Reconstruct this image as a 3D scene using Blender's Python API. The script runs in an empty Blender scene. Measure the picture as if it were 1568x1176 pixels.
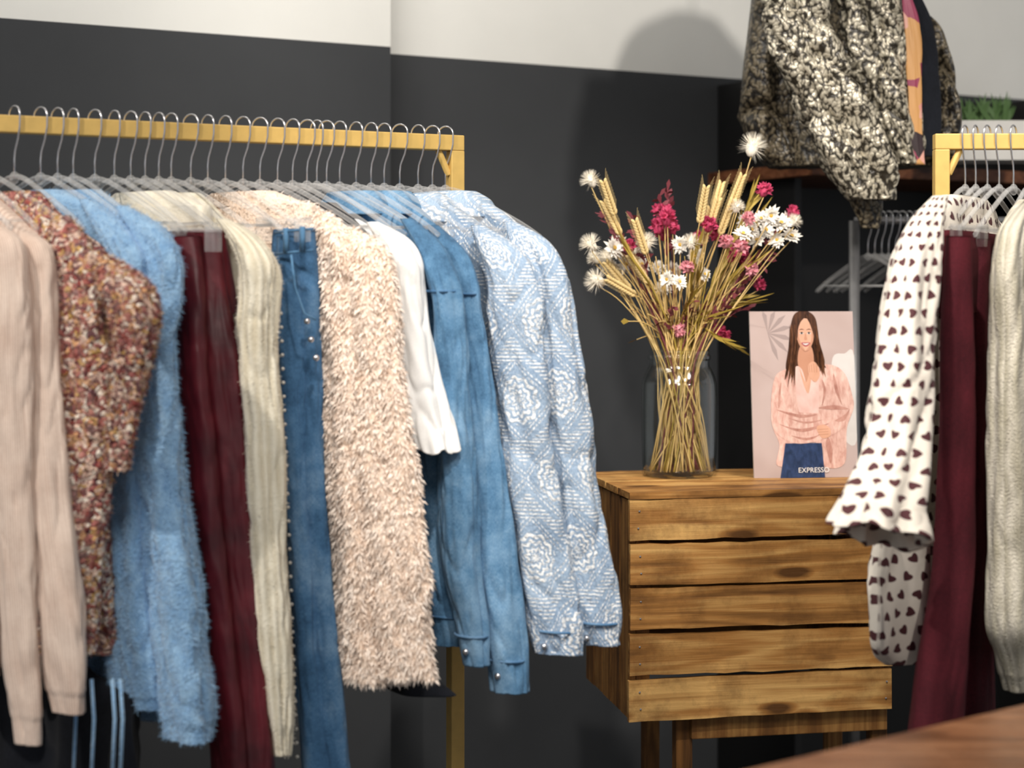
import bpy, math, random
from mathutils import Vector, Matrix, noise
from mathutils.geometry import tessellate_polygon
random.seed(7)
F=60/36*1568; CX=784.0; HY=450.0; CZ=1.40
def V2(a,b): return Vector((a,b))
def ipt(px,py,Y): return Vector(((px-CX)/F*Y,Y,CZ+(HY-py)/F*Y))
sc=bpy.context.scene
try: sc.view_settings.view_transform='Standard'
except Exception: pass

# ---------------------------------------------------------------- materials
def hexc(h):
    h=h.lstrip('#'); r=[int(h[i:i+2],16)/255 for i in (0,2,4)]
    return tuple([(c/12.92 if c<=.04045 else ((c+.055)/1.055)**2.4) for c in r]+[1])
class NT:
    def __init__(s,name):
        s.m=bpy.data.materials.new(name); s.m.use_nodes=True; s.nt=s.m.node_tree
        s.b=s.nt.nodes['Principled BSDF']; s.out=s.nt.nodes['Material Output']
    def n(s,t,**k):
        nd=s.nt.nodes.new(t)
        for a,b in k.items(): setattr(nd,a,b)
        return nd
    def setin(s,sock,v):
        if hasattr(v,'is_output') or isinstance(v,bpy.types.NodeSocket): s.nt.links.new(v,sock)
        else: sock.default_value=v
    def math(s,op,a,b=0.0,c=0.0):
        nd=s.n('ShaderNodeMath',operation=op); s.setin(nd.inputs[0],a); s.setin(nd.inputs[1],b); s.setin(nd.inputs[2],c); return nd.outputs[0]
    def coord(s,kind='Object',scale=(1,1,1)):
        tc=s.n('ShaderNodeTexCoord'); mp=s.n('ShaderNodeMapping'); s.nt.links.new(tc.outputs[kind],mp.inputs[0]); mp.inputs['Scale'].default_value=scale
        return mp.outputs[0]
    def noise(s,co,sc_,det=3,rough=.55,dist=0):
        nd=s.n('ShaderNodeTexNoise'); s.nt.links.new(co,nd.inputs['Vector']); nd.inputs['Scale'].default_value=sc_; nd.inputs['Detail'].default_value=det
        nd.inputs['Roughness'].default_value=rough; nd.inputs['Distortion'].default_value=dist; return nd.outputs['Fac']
    def ramp(s,fac,stops,interp='LINEAR'):
        nd=s.n('ShaderNodeValToRGB'); s.nt.links.new(fac,nd.inputs[0]); cr=nd.color_ramp; cr.interpolation=interp
        while len(cr.elements)<len(stops): cr.elements.new(.5)
        for e,(p,c) in zip(cr.elements,stops): e.position=p; e.color=c
        return nd.outputs[0]
    def mix(s,f,a,b,mode='MIX'):
        nd=s.n('ShaderNodeMix',data_type='RGBA',blend_type=mode); s.setin(nd.inputs[0],f); s.setin(nd.inputs[6],a); s.setin(nd.inputs[7],b); return nd.outputs[2]
    def bump(s,h,st,dist=.002):
        nd=s.n('ShaderNodeBump'); s.nt.links.new(h,nd.inputs['Height']); nd.inputs['Strength'].default_value=st; nd.inputs['Distance'].default_value=dist
        s.nt.links.new(nd.outputs[0],s.b.inputs['Normal'])
    def base(s,c): s.setin(s.b.inputs['Base Color'],c)
    def p(s,**k):
        for a,v in k.items():
            a=a.replace('_',' ')
            if a in s.b.inputs: s.b.inputs[a].default_value=v
def fabric(name,c1,c2,scale=12,bump=.5,rough=.9,sheen=.2,fine=350,dist=.002):
    t=NT(name); co=t.coord(); a=t.noise(co,scale,4); b=t.noise(co,fine,2)
    t.base(t.ramp(t.math('ADD',t.math('MULTIPLY',a,.65),t.math('MULTIPLY',b,.35)),[(.36,hexc(c1)),(.62,hexc(c2))]))
    t.bump(b,bump,dist); t.p(Roughness=rough,Sheen_Weight=sheen,Specular_IOR_Level=.2); return t.m
def plain(name,c,rough=.5,metal=0,bump=0,scale=60):
    t=NT(name); co=t.coord(); a=t.noise(co,scale,3)
    h=hexc(c); t.base(t.ramp(a,[(.3,tuple([x*.88 for x in h[:3]]+[1])),(.7,h)])); t.p(Roughness=rough,Metallic=metal)
    if bump: t.bump(a,bump)
    return t.m
def knit(name,c1,c2,ribs=260,bump=.5,sheen=.2,cable=False):
    t=NT(name); uv=t.coord('UV'); co=t.coord(); a=t.noise(co,18,4); b=t.noise(co,420,2)
    w=t.n('ShaderNodeTexWave'); t.nt.links.new(uv,w.inputs[0]); w.inputs['Scale'].default_value=ribs/6.28; w.inputs['Distortion'].default_value=1.2 if not cable else 5
    h=t.math('ADD',t.math('MULTIPLY',w.outputs['Fac'],.6),t.math('MULTIPLY',b,.6))
    t.base(t.ramp(t.math('ADD',t.math('MULTIPLY',a,.5),t.math('MULTIPLY',h,.4)),[(.3,hexc(c1)),(.65,hexc(c2))]))
    t.bump(h,bump,.003 if not cable else .008); t.p(Roughness=.95,Sheen_Weight=sheen,Specular_IOR_Level=.15); return t.m
def denim(name,c1,c2,c3):
    t=NT(name); uv=t.coord('UV'); co=t.coord(); a=t.noise(co,9,5,.6); b=t.noise(t.coord('UV',(900,250,1)),1,2); g=t.noise(co,45,4,.7)
    f=t.math('ADD',t.math('MULTIPLY',a,.5),t.math('ADD',t.math('MULTIPLY',b,.28),t.math('MULTIPLY',g,.22)))
    c=t.ramp(f,[(.38,hexc(c1)),(.5,hexc(c2)),(.64,hexc(c3))])
    sp=t.n('ShaderNodeSeparateXYZ'); t.nt.links.new(uv,sp.inputs[0]); d=t.math('ABSOLUTE',t.math('SUBTRACT',sp.outputs[0],.088))
    seam=t.math('LESS_THAN',d,.0012); halo=t.math('MULTIPLY',t.math('LESS_THAN',t.math('ABSOLUTE',t.math('SUBTRACT',d,.005)),.0028),.35)
    c=t.mix(halo,c,hexc(c3)); c=t.mix(t.math('MULTIPLY',seam,.75),c,hexc(c1))
    t.base(c); t.bump(t.math('SUBTRACT',t.math('ADD',b,g),t.math('MULTIPLY',seam,1.5)),.4,.002); t.p(Roughness=.85,Sheen_Weight=.05,Specular_IOR_Level=.2); return t.m
M={}
M['pink']=knit('dusty_pink_knit','c2a899','e9d6c8',300,.3)
M['cream']=knit('cream_knit','dacfb6','f6efdc',90,.8)
M['cable']=knit('cable_knit','bdb6a0','ede6d5',60,1.0,cable=True)
M['blue']=fabric('light_blue_wool','7eaad5','a1c8ea',50,1,.95,.4,330,.004)
M['peach']=fabric('peach_fleece','e2c8b2','f6e3d2',40,.9,.95,.3,160,.006)
M['peachtuft']=fabric('peach_tuft','f4dfcd','fff4ea',60,.2,.9,.3)
M['bluetuft']=fabric('blue_fuzz','8ab6de','add2f2',60,.1,.95,.3)
M['white']=fabric('white_cotton','e6e6e6','f8f7f5',8,.15,.85,.1,600,.001)
M['dark']=fabric('black_cotton','0b0d12','1a1d25',8,.3,.9,.05)
M['creamfab']=fabric('ivory_fabric','e3d9c4','f7f0e0',30,.6)
M['denim']=denim('mid_denim','345473','5680a4','86a8c5')
M['jeans']=denim('blue_jeans','284868','476f96','7d9dbb')
def leather():
    t=NT('burgundy_leather'); co=t.coord(); a=t.noise(co,14,4); t.base(t.ramp(a,[(.3,hexc('3d0f17')),(.7,hexc('661d27'))])); t.bump(t.noise(co,60,4),.25,.002); t.p(Roughness=.42,Specular_IOR_Level=.4); return t.m
M['leather']=leather()
M['burg']=fabric('burgundy_crepe','3c121a','571c26',10,.3,.85,.0)
def boucle():
    t=NT('boucle_tweed'); co0=t.coord(); nz=t.n('ShaderNodeTexNoise'); nz.inputs['Scale'].default_value=90; t.nt.links.new(co0,nz.inputs['Vector']); co=t.mix(.02,co0,nz.outputs['Color'],'ADD')
    v=t.n('ShaderNodeTexVoronoi'); v.inputs['Scale'].default_value=170; t.nt.links.new(co,v.inputs['Vector'])
    sep=t.n('ShaderNodeSeparateColor'); t.nt.links.new(v.outputs['Color'],sep.inputs[0])
    c=t.ramp(sep.outputs[0],[(0,hexc('98423c')),(.16,hexc('e6c6b4')),(.3,hexc('6a3036')),(.42,hexc('cf9a6a')),(.54,hexc('f2e6d8')),(.68,hexc('b0605c')),(.82,hexc('6c3c48')),(.92,hexc('cfa55e'))],'CONSTANT')
    c=t.mix(t.ramp(t.noise(co,60,3),[(.35,(0,0,0,1)),(.75,(.45,.45,.45,1))]),c,hexc('dcbcaa'))
    t.base(c); t.bump(t.math('SUBTRACT',1.0,v.outputs['Distance']),1,.005); t.p(Roughness=.95); return t.m
M['boucle']=boucle()
def leopard(name,a,b,c0,met):
    t=NT(name); co=t.coord('Object',(1,1,.8)); nz=t.n('ShaderNodeTexNoise'); nz.inputs['Scale'].default_value=45; t.nt.links.new(co,nz.inputs['Vector'])
    mx=t.mix(.025,co,nz.outputs['Color'],'ADD')
    v=t.n('ShaderNodeTexVoronoi',feature='F1'); v.inputs['Scale'].default_value=110; t.nt.links.new(mx,v.inputs['Vector']); n2=t.noise(co,150,3)
    f=t.math('ADD',v.outputs['Distance'],t.math('MULTIPLY',t.math('SUBTRACT',n2,.5),.4))
    c=t.ramp(f,[(.3,hexc(a)),(.5,hexc(b)),(.66,hexc(c0))])
    t.base(c); mt=t.ramp(f,[(.3,(met,met,met,1)),(.6,(.05,.05,.05,1))]); t.nt.links.new(mt,t.b.inputs['Metallic']); t.p(Roughness=.36); t.bump(t.math('SUBTRACT',1.0,f),.6,.004); return t.m
M['leopard']=leopard('metallic_leopard_jacquard','d0c8b4','979080','2d2820',.4)
M['leopardshade']=leopard('leopard_jacquard_shaded','756b58','4e4638','181410',.2)  # darker leopard copy: shade of the jacket body put into the colour
def floral():
    t=NT('floral_lining'); co=t.coord(); v=t.n('ShaderNodeTexVoronoi'); v.inputs['Scale'].default_value=26; t.nt.links.new(co,v.inputs['Vector'])
    sep=t.n('ShaderNodeSeparateColor'); t.nt.links.new(v.outputs['Color'],sep.inputs[0])
    t.base(t.ramp(sep.outputs[0],[(0,hexc('c98a80')),(.3,hexc('2a1a1e')),(.5,hexc('c4925a')),(.65,hexc('8c3552')),(.8,hexc('cf9a8c'))],'CONSTANT')); t.p(Roughness=.5); return t.m
M['floral']=floral()
def uvcell(t,s,stagger=True):
    uv=t.coord('UV',(s,s,1)); sp=t.n('ShaderNodeSeparateXYZ'); t.nt.links.new(uv,sp.inputs[0])
    y=sp.outputs[1]; row=t.math('FLOOR',y); x=sp.outputs[0]
    if stagger: x=t.math('ADD',x,t.math('MULTIPLY',t.math('MODULO',row,2.0),.5))
    col=t.math('FLOOR',x); fx=t.math('SUBTRACT',t.math('SUBTRACT',x,col),.5); fy=t.math('SUBTRACT',t.math('SUBTRACT',y,row),.5)
    return fx,fy,col,row
def blouse():
    t=NT('heart_print_viscose'); fx,fy,col,row=uvcell(t,42)
    cmb=t.n('ShaderNodeCombineXYZ'); t.setin(cmb.inputs[0],fx); t.setin(cmb.inputs[1],fy)
    cc=t.n('ShaderNodeCombineXYZ'); t.setin(cc.inputs[0],col); t.setin(cc.inputs[1],row); wn=t.n('ShaderNodeTexWhiteNoise'); t.nt.links.new(cc.outputs[0],wn.inputs[0])
    vr=t.n('ShaderNodeVectorRotate',rotation_type='Z_AXIS'); t.nt.links.new(cmb.outputs[0],vr.inputs['Vector']); t.setin(vr.inputs['Angle'],t.math('MULTIPLY',wn.outputs[0],6.28))
    sp=t.n('ShaderNodeSeparateXYZ'); t.nt.links.new(vr.outputs[0],sp.inputs[0]); ax=t.math('ABSOLUTE',sp.outputs[0]); y=sp.outputs[1]
    yy=t.math('SUBTRACT',t.math('ADD',t.math('MULTIPLY',y,1.2),.04),t.math('MULTIPLY',ax,.75))
    d=t.math('ADD',t.math('MULTIPLY',t.math('MULTIPLY',ax,ax),1.0),t.math('MULTIPLY',yy,yy))
    mk=t.math('LESS_THAN',d,.082)
    t.base(t.mix(mk,hexc('e6ded2'),hexc('4a1f25'))); t.p(Roughness=.75,Sheen_Weight=.05); t.bump(t.noise(t.coord(),60,3),.3,.003); return t.m
M['blouse']=blouse()
def embroid():
    t=NT('embroidered_chambray'); fx,fy,col,row=uvcell(t,9.0)
    ax=t.math('ABSOLUTE',fx); ay=t.math('ABSOLUTE',fy)
    r=t.math('SQRT',t.math('ADD',t.math('MULTIPLY',fx,fx),t.math('MULTIPLY',fy,fy))); an=t.math('ARCTAN2',fy,fx)
    pet=t.math('MULTIPLY',t.math('SINE',t.math('MULTIPLY',an,10.0)),.02)
    ring=t.math('MULTIPLY',t.math('GREATER_THAN',t.math('SINE',t.math('MULTIPLY',t.math('ADD',r,pet),74.0)),-.15),t.math('LESS_THAN',r,.33))
    dd=t.math('ABSOLUTE',t.math('SUBTRACT',t.math('ADD',ax,ay),.52))
    dg=t.math('MULTIPLY',t.math('LESS_THAN',t.math('ABSOLUTE',t.math('SUBTRACT',dd,.035)),.013),t.math('GREATER_THAN',t.math('SINE',t.math('MULTIPLY',fx,150.0)),-.5))
    lad=t.math('MULTIPLY',t.math('GREATER_THAN',t.math('SINE',t.math('MULTIPLY',fy,130.0)),.3),t.math('GREATER_THAN',t.math('ADD',ax,ay),.66))
    mk=t.math('MAXIMUM',ring,t.math('MAXIMUM',dg,lad)); co=t.coord(); nz=t.noise(co,200,3)
    mk=t.math('MULTIPLY',mk,t.ramp(nz,[(.38,(.25,.25,.25,1)),(.54,(1,1,1,1))]))
    t.base(t.mix(mk,t.ramp(t.math('ADD',t.math('MULTIPLY',t.noise(co,10,4),.4),t.math('MULTIPLY',t.noise(t.coord('UV',(700,200,1)),1,2),.6)),[(.38,hexc('738ba8')),(.62,hexc('a6b9cd'))]),hexc('ebecec')))
    t.bump(t.math('ADD',mk,nz),.6,.003); t.p(Roughness=.85); return t.m
M['embroid']=embroid()
def wood(name,c,rough=.45,axis=0):
    t=NT(name); s=[60,60,60]; s[axis]=2.2; s2=[9,9,9]; s2[axis]=.9
    uv=t.n('ShaderNodeTexCoord'); of=t.n('ShaderNodeVectorMath',operation='SCALE'); t.nt.links.new(uv.outputs['UV'],of.inputs[0]); of.inputs['Scale'].default_value=7
    ad=t.n('ShaderNodeVectorMath',operation='ADD'); t.nt.links.new(uv.outputs['Object'],ad.inputs[0]); t.nt.links.new(of.outputs[0],ad.inputs[1])
    def mapped(sc_):
        mp=t.n('ShaderNodeMapping'); t.nt.links.new(ad.outputs[0],mp.inputs[0]); mp.inputs['Scale'].default_value=sc_; return mp.outputs[0]
    a=t.noise(mapped(tuple(s)),1,5,.6,.4); b=t.noise(mapped(tuple(s2)),1.2,3,.5,.3)
    w=t.math('SINE',t.math('MULTIPLY',b,60.0)); f=t.math('ADD',t.math('MULTIPLY',a,.6),t.math('ADD',t.math('MULTIPLY',w,.06),t.math('MULTIPLY',b,.38)))
    sp=t.n('ShaderNodeSeparateXYZ'); t.nt.links.new(uv.outputs['UV'],sp.inputs[0]); f=t.math('ADD',f,t.math('MULTIPLY',t.math('SUBTRACT',sp.outputs[0],.5),.16))
    k=[13,13,13]; k[axis]=4.6; v=t.n('ShaderNodeTexVoronoi'); t.nt.links.new(mapped(tuple(k)),v.inputs['Vector']); v.inputs['Scale'].default_value=1.0
    f=t.math('SUBTRACT',f,t.ramp(v.outputs['Distance'],[(.06,(.4,.4,.4,1)),(.2,(0,0,0,1))]))
    dirt=t.noise(mapped((9,9,9)),1,6,.7)
    c_=t.ramp(f,[(.26,hexc(c[0])),(.46,hexc(c[1])),(.66,hexc(c[2]))]); c_=t.mix(t.ramp(dirt,[(.46,(0,0,0,1)),(.7,(.7,.7,.7,1))]),c_,hexc(c[0]))
    t.base(c_); t.bump(t.math('ADD',a,t.math('MULTIPLY',dirt,.6)),.8,.003); t.p(Roughness=rough,Specular_IOR_Level=.3); return t.m
M['crate']=wood('pine_crate_wood',('5f3e1e','b07c42','e2b470'),.55)
M['cratev']=wood('pine_crate_wood_vertical_shaded',('422a14','795128','a57a44'),.6,axis=2)  # vertical grain; darker tones paint in the shade of the crate sides
M['shelfwood']=wood('brown_shelf_wood',('3a2014','6b4029','8a5c3f'))
M['table']=wood('walnut_table_wood',('6e4429','9a6745','b98560'),rough=.3)
M['gold']=plain('gold_painted_metal','cfac62',.5,.1)
M['chrome']=plain('chrome_wire','d4d4d8',.25,.9)
M['black']=plain('black_niche_shade','08080a',.55)  # black stands for the shadowed niche, its shade put into the panel colour
def clear(name,tint,edgetint):
    t=NT(name); nt=t.nt; nt.nodes.remove(t.b); tr=t.n('ShaderNodeBsdfTransparent'); lw=t.n('ShaderNodeLayerWeight'); lw.inputs[0].default_value=.5
    fc=lw.outputs['Facing']; nt.links.new(t.mix(t.math('POWER',fc,3.0),tint,edgetint),tr.inputs[0])
    gl=t.n('ShaderNodeBsdfGlossy'); gl.inputs['Roughness'].default_value=.09
    mx=t.n('ShaderNodeMixShader'); nt.links.new(t.math('ADD',t.math('MULTIPLY',t.math('POWER',fc,2.2),.6),.05),mx.inputs[0]); nt.links.new(tr.outputs[0],mx.inputs[1]); nt.links.new(gl.outputs[0],mx.inputs[2]); nt.links.new(mx.outputs[0],t.out.inputs[0]); return t.m
def cloudy(name):
    t=NT(name); nt=t.nt; tr=t.n('ShaderNodeBsdfTransparent'); tr.inputs[0].default_value=(.97,.97,.97,1); lw=t.n('ShaderNodeLayerWeight'); lw.inputs[0].default_value=.35
    t.b.inputs['Base Color'].default_value=(.75,.75,.75,1); t.p(Roughness=.1); mx=t.n('ShaderNodeMixShader'); nt.links.new(t.math('ADD',t.math('MULTIPLY',lw.outputs['Facing'],.45),.04),mx.inputs[0]); nt.links.new(tr.outputs[0],mx.inputs[1]); nt.links.new(t.b.outputs[0],mx.inputs[2]); nt.links.new(mx.outputs[0],t.out.inputs[0]); return t.m
M['plastic']=cloudy('clear_plastic')
M['glass']=clear('jar_glass',(.98,.99,.985,1),(.5,.56,.53,1))
def flat(name,c,rough=.6): return plain(name,c,rough,0,0,20)

# ---------------------------------------------------------------- mesh builder
class MB:
    def __init__(s): s.v=[]; s.f=[]; s.uv=[]; s.mi=[]
    def add(s,vs,fs,mi=0,uvs=None):
        o=len(s.v); s.v+= [tuple(v) for v in vs]; s.uv+= (uvs if uvs else [(0,0)]*len(vs))
        for f in fs: s.f.append(tuple(i+o for i in f)); s.mi.append(mi)
    def build(s,name,mats,smooth=True,origin=None,bevel=0):
        me=bpy.data.meshes.new(name); o=origin or Vector((0,0,0))
        me.from_pydata([(v[0]-o[0],v[1]-o[1],v[2]-o[2]) for v in s.v],[],s.f)
        uvl=me.uv_layers.new(name='UVMap'); li=[0]*len(me.loops); me.loops.foreach_get('vertex_index',li)
        flatuv=[]
        for i in li: flatuv+= [s.uv[i][0],s.uv[i][1]]
        uvl.data.foreach_set('uv',flatuv)
        for m in mats: me.materials.append(m)
        me.polygons.foreach_set('material_index',s.mi); me.polygons.foreach_set('use_smooth',[smooth]*len(s.f))
        me.update(); ob=bpy.data.objects.new(name,me); ob.location=o; sc.collection.objects.link(ob)
        if bevel:
            b=ob.modifiers.new('bevel','BEVEL'); b.width=bevel; b.segments=2; b.limit_method='ANGLE'
        return ob
def group(name,parts,loc):
    e=bpy.data.objects.new(name,None); e.location=loc; e.empty_display_size=.05; sc.collection.objects.link(e)
    for p in parts:
        p.location=Vector(p.location)-Vector(loc); p.parent=e
    return e
rbx=random.Random(99)
def boxmb(mb,c,dims,rot=None,mi=0):
    hx,hy,hz=[d/2 for d in dims]; vs=[]
    for x in(-hx,hx):
        for y in(-hy,hy):
            for z in(-hz,hz):
                v=Vector((x,y,z))
                if rot is not None: v=rot@v
                vs.append(v+Vector(c))
    q=(rbx.random(),rbx.random()); mb.add(vs,[(0,1,3,2),(4,6,7,5),(0,4,5,1),(2,3,7,6),(0,2,6,4),(1,5,7,3)],mi,[q]*8)
def rz(a): return Matrix.Rotation(a,3,'Z')
def cr(pts,n):
    out=[]; m=len(pts)-1
    for i in range(n+1):
        t=i/n*m; k=min(int(t),m-1); f=t-k
        p0=pts[max(k-1,0)];p1=pts[k];p2=pts[k+1];p3=pts[min(k+2,m)]
        out.append(tuple(.5*((2*b)+(-a+c)*f+(2*a-5*b+4*c-d)*f*f+(-a+3*b-3*c+d)*f**3) for a,b,c,d in zip(p0,p1,p2,p3)))
    return out
def sweep(mb,path,rad,seg=8,mi=0,cap=True):
    n=len(path); path=[Vector(p) for p in path]
    if not isinstance(rad,(list,tuple)): rad=[rad]*n
    up=None; vs=[]; fs=[]
    for i in range(n):
        t=(path[min(i+1,n-1)]-path[max(i-1,0)]).normalized()
        if up is None:
            up=Vector((0,0,1)) if abs(t.z)<.9 else Vector((1,0,0))
        a=t.cross(up)
        if a.length<1e-5: a=t.cross(Vector((0,1,0)))
        a.normalize(); b=a.cross(t).normalized(); up=b
        for k in range(seg):
            th=2*math.pi*k/seg; vs.append(path[i]+(a*math.cos(th)+b*math.sin(th))*rad[i])
    for i in range(n-1):
        for k in range(seg):
            k2=(k+1)%seg; fs.append((i*seg+k,i*seg+k2,(i+1)*seg+k2,(i+1)*seg+k))
    if cap: fs.append(tuple(range(seg))[::-1]); fs.append(tuple((n-1)*seg+k for k in range(seg)))
    mb.add(vs,fs,mi)
def ellip(mb,c,r,axis=None,seg=10,rings=7,mi=0):
    q=Matrix.Identity(3)
    if axis is not None: q=Vector((0,0,1)).rotation_difference(Vector(axis)).to_matrix()
    vs=[];fs=[]
    for i in range(rings+1):
        ph=math.pi*i/rings
        for k in range(seg):
            th=2*math.pi*k/seg; vs.append(Vector(c)+q@Vector((r[0]*math.sin(ph)*math.cos(th),r[1]*math.sin(ph)*math.sin(th),-r[2]*math.cos(ph))))
    for i in range(rings):
        for k in range(seg):
            k2=(k+1)%seg; fs.append((i*seg+k,i*seg+k2,(i+1)*seg+k2,(i+1)*seg+k))
    mb.add(vs,fs,mi)
# ---------------------------------------------------------------- garment construction
class Pl:
    def __init__(s,H,d):
        s.H=Vector((H[0],H[1])); s.d=Vector(d).normalized(); n=Vector((-s.d.y,s.d.x))
        if n.dot(-s.H)<0: n=-n
        s.n=n
    def u(s,px,off=0):
        k=(px-CX)/F; O=s.H+s.n*off; return (k*O.y-O.x)/(s.d.x-k*s.d.y)
    def pt(s,px,py,off=0):
        O=s.H+s.n*off; P=O+s.d*s.u(px,off); return Vector((P.x,P.y,CZ+(HY-py)/F*P.y))
def N3(x,y,z): return noise.noise(Vector((x,y,z)))
def ridge(x,y,z):
    v=max(0,1-abs(N3(x,y,z))*5); return v*v
def tube(mb,pl,pts,off=.04,n=120,seg=60,flat=.8,wr=.09,seed=0,mi=0,folds=.06,nf=3,shear=0,cuff=0,hemwave=0,hw=7,rg=.0):
    rows=cr(pts,n); vs=[];uv=[];fs=[]; L=0; prev=None; d=pl.d; nn=pl.n
    for i,(px,py,w) in enumerate(rows):
        C=pl.pt(px,py,off); r=max(w,2)/2*C.y/F
        if prev is not None: L+=(C-prev).length
        prev=C; t=i/n; g=min(1,t*4)
        for k in range(seg+1):
            th=2*math.pi*k/seg; c=math.cos(th); s_=math.sin(th)
            dr=1+g*(wr*1.6*N3(c*1.3+seed,s_*1.3,C.z*7)+wr*.9*N3(c*3+seed,s_*3+5,C.z*22+c*2)+folds*math.sin(nf*th+seed+3*N3(seed,0,C.z*2.5)))
            if rg:
                dr-=g*rg*(ridge(c*.9+seed,s_*.9,C.z*11+c*1.1+s_*.8)+.6*ridge(c*1.6+seed*2,s_*1.6+9,C.z*5-c*1.5))
            if hemwave: dr+=hemwave*t**2*math.sin(th*hw+seed)
            if cuff and t>1-cuff: dr=dr*.93+.01*math.sin(th*40)
            z=C.z+shear*max(0,(t-.5)*2)*c*r
            if hemwave: z+=.0035*math.sin(th*hw+1+seed)*max(0,t-.9)*10
            P=Vector((C.x,C.y,0))+Vector((d.x,d.y,0))*(r*1.1*c*dr)+Vector((nn.x,nn.y,0))*(r*flat*s_*dr)
            vs.append(Vector((P.x,P.y,z))); uv.append((k/seg*6.283*.045,L))
    W=seg+1
    for i in range(n):
        for k in range(seg): fs.append((i*W+k,i*W+k+1,(i+1)*W+k+1,(i+1)*W+k))
    base=n*W
    last=[vs[base+k] for k in range(W)]; cen=sum(last,Vector())/W
    o=len(vs)
    for k in range(W): vs.append(cen+(last[k]-cen)*.9); uv.append((k/seg*.28,L))
    o2=len(vs)
    for k in range(W): vs.append(cen+(last[k]-cen)*.8+Vector((0,0,.03))); uv.append((k/seg*.28,L+.03))
    for k in range(seg):
        fs.append((base+k,base+k+1,o+k+1,o+k)); fs.append((o+k,o+k+1,o2+k+1,o2+k))
    vs.append(cen+Vector((0,0,.03))); uv.append((0,0)); ci=len(vs)-1
    for k in range(seg): fs.append((o2+k,o2+k+1,ci))
    fs.append(tuple(range(seg)))
    mb.add(vs,fs,mi,uv)
def body(mb,pl,pts,off=0,n=80,seg=96,seed=0,mi=0,amp=.012,k=45,t0=.02,t1=.03):
    P=[]
    for a,b,y in pts:
        un=pl.u(a,off); uf=-un if b is None else pl.u(b,off); z=pl.pt(a,y,off).z; P.append((un,uf,z))
    rows=cr(P,n); vs=[];uv=[];fs=[]; O=pl.H+pl.n*off; z0=rows[0][2]
    for i,(un,uf,z) in enumerate(rows):
        t=i/n; th_=t0+(t1-t0)*t; c0=(un+uf)/2; a=(un-uf)/2; A=amp*min(1,t*2.2)
        for j in range(seg+1):
            th=2*math.pi*j/seg; c=math.cos(th); s_=math.sin(th)
            uu=c0+a*math.copysign(abs(c)**.7,c); vv=th_*math.copysign(abs(s_)**.7,s_)
            vv+=A*(math.sin(uu*k+seed+2.5*N3(seed,uu*3,z*2))+.6*N3(uu*25+seed,z*6,0)-.8*ridge(uu*9+seed,z*4+uu*5,1))
            uu+=.004*N3(seed,z*10,uu*5)
            p=O+pl.d*uu+pl.n*vv; vs.append(Vector((p.x,p.y,z))); uv.append((uu+(.0 if s_>0 else .5),z0-z))
    W=seg+1
    for i in range(n):
        for j in range(seg): fs.append((i*W+j,i*W+j+1,(i+1)*W+j+1,(i+1)*W+j))
    fs.append(tuple(range(seg))); fs.append(tuple(n*W+j for j in range(seg)))
    mb.add(vs,fs,mi,uv)
def fuzz(src,dst,count,ln,wd,mi=0,down=.5,seed=1,bend=True):
    import bisect
    rnd=random.Random(seed); fcs=[f for f in src.f if len(f)==4]; ars=[]; acc=0
    for f in fcs:
        a=Vector(src.v[f[0]]);b=Vector(src.v[f[1]]);c=Vector(src.v[f[2]]); acc+=(b-a).cross(c-b).length; ars.append(acc)
    for _ in range(count):
        f=fcs[min(bisect.bisect(ars,rnd.random()*acc),len(fcs)-1)]; a,b,c,d_=[Vector(src.v[i]) for i in f]
        s=rnd.random(); t=rnd.random(); p=(a*(1-s)+b*s)*(1-t)+(d_*(1-s)+c*s)*t
        nr=(b-a).cross(d_-a)
        if nr.length<1e-12: continue
        nr.normalize()
        dr=(nr*rnd.choice((1,1,1,-1))*.9+Vector((rnd.uniform(-.6,.6),rnd.uniform(-.6,.6),-down*2*rnd.random()-down*.3))).normalized()
        l=ln*rnd.uniform(.5,1.3); sd=dr.cross(Vector((rnd.uniform(-1,1),rnd.uniform(-1,1),rnd.uniform(-1,1))))
        if sd.length<1e-4: continue
        sd.normalize(); w=wd*rnd.uniform(.6,1.3)
        if bend:
            m=p+dr*l*.5; e=m+(dr+Vector((0,0,-.9*down))).normalized()*l*.5
            dst.add([p-sd*w*.5,p+sd*w*.5,m+sd*w*.6,m-sd*w*.6,e],[(0,1,2,3),(3,2,4)],mi)
        else: dst.add([p-sd*w*.5,p+sd*w*.5,p+dr*l],[(0,1,2)],mi)

RL=V2(*ipt(707,0,2.67).xy); DL=V2(-.629,-.31).normalized(); RZ=CZ+.235
def hookL(px):
    k=(px-CX)/F; s=(k*RL.y-RL.x)/(DL.x-k*DL.y); return RL+DL*s
GD=(math.sin(math.radians(50)),-math.cos(math.radians(50)))
def plL(px): return Pl(hookL(px),GD)
RR=V2(*ipt(1430,0,2.64).xy); DR=V2(1,-.03).normalized()
def hookR(px):
    k=(px-CX)/F; s=(k*RR.y-RR.x)/(DR.x-k*DR.y); return RR+DR*s
def plR(px): return Pl(hookR(px),(-.5,-.866))
def B(lst): return [(a,None,b) for a,b in lst]
def finish(name,parts,H,z=RZ): return group(name,parts,Vector((H[0],H[1],z-.1)))

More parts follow.
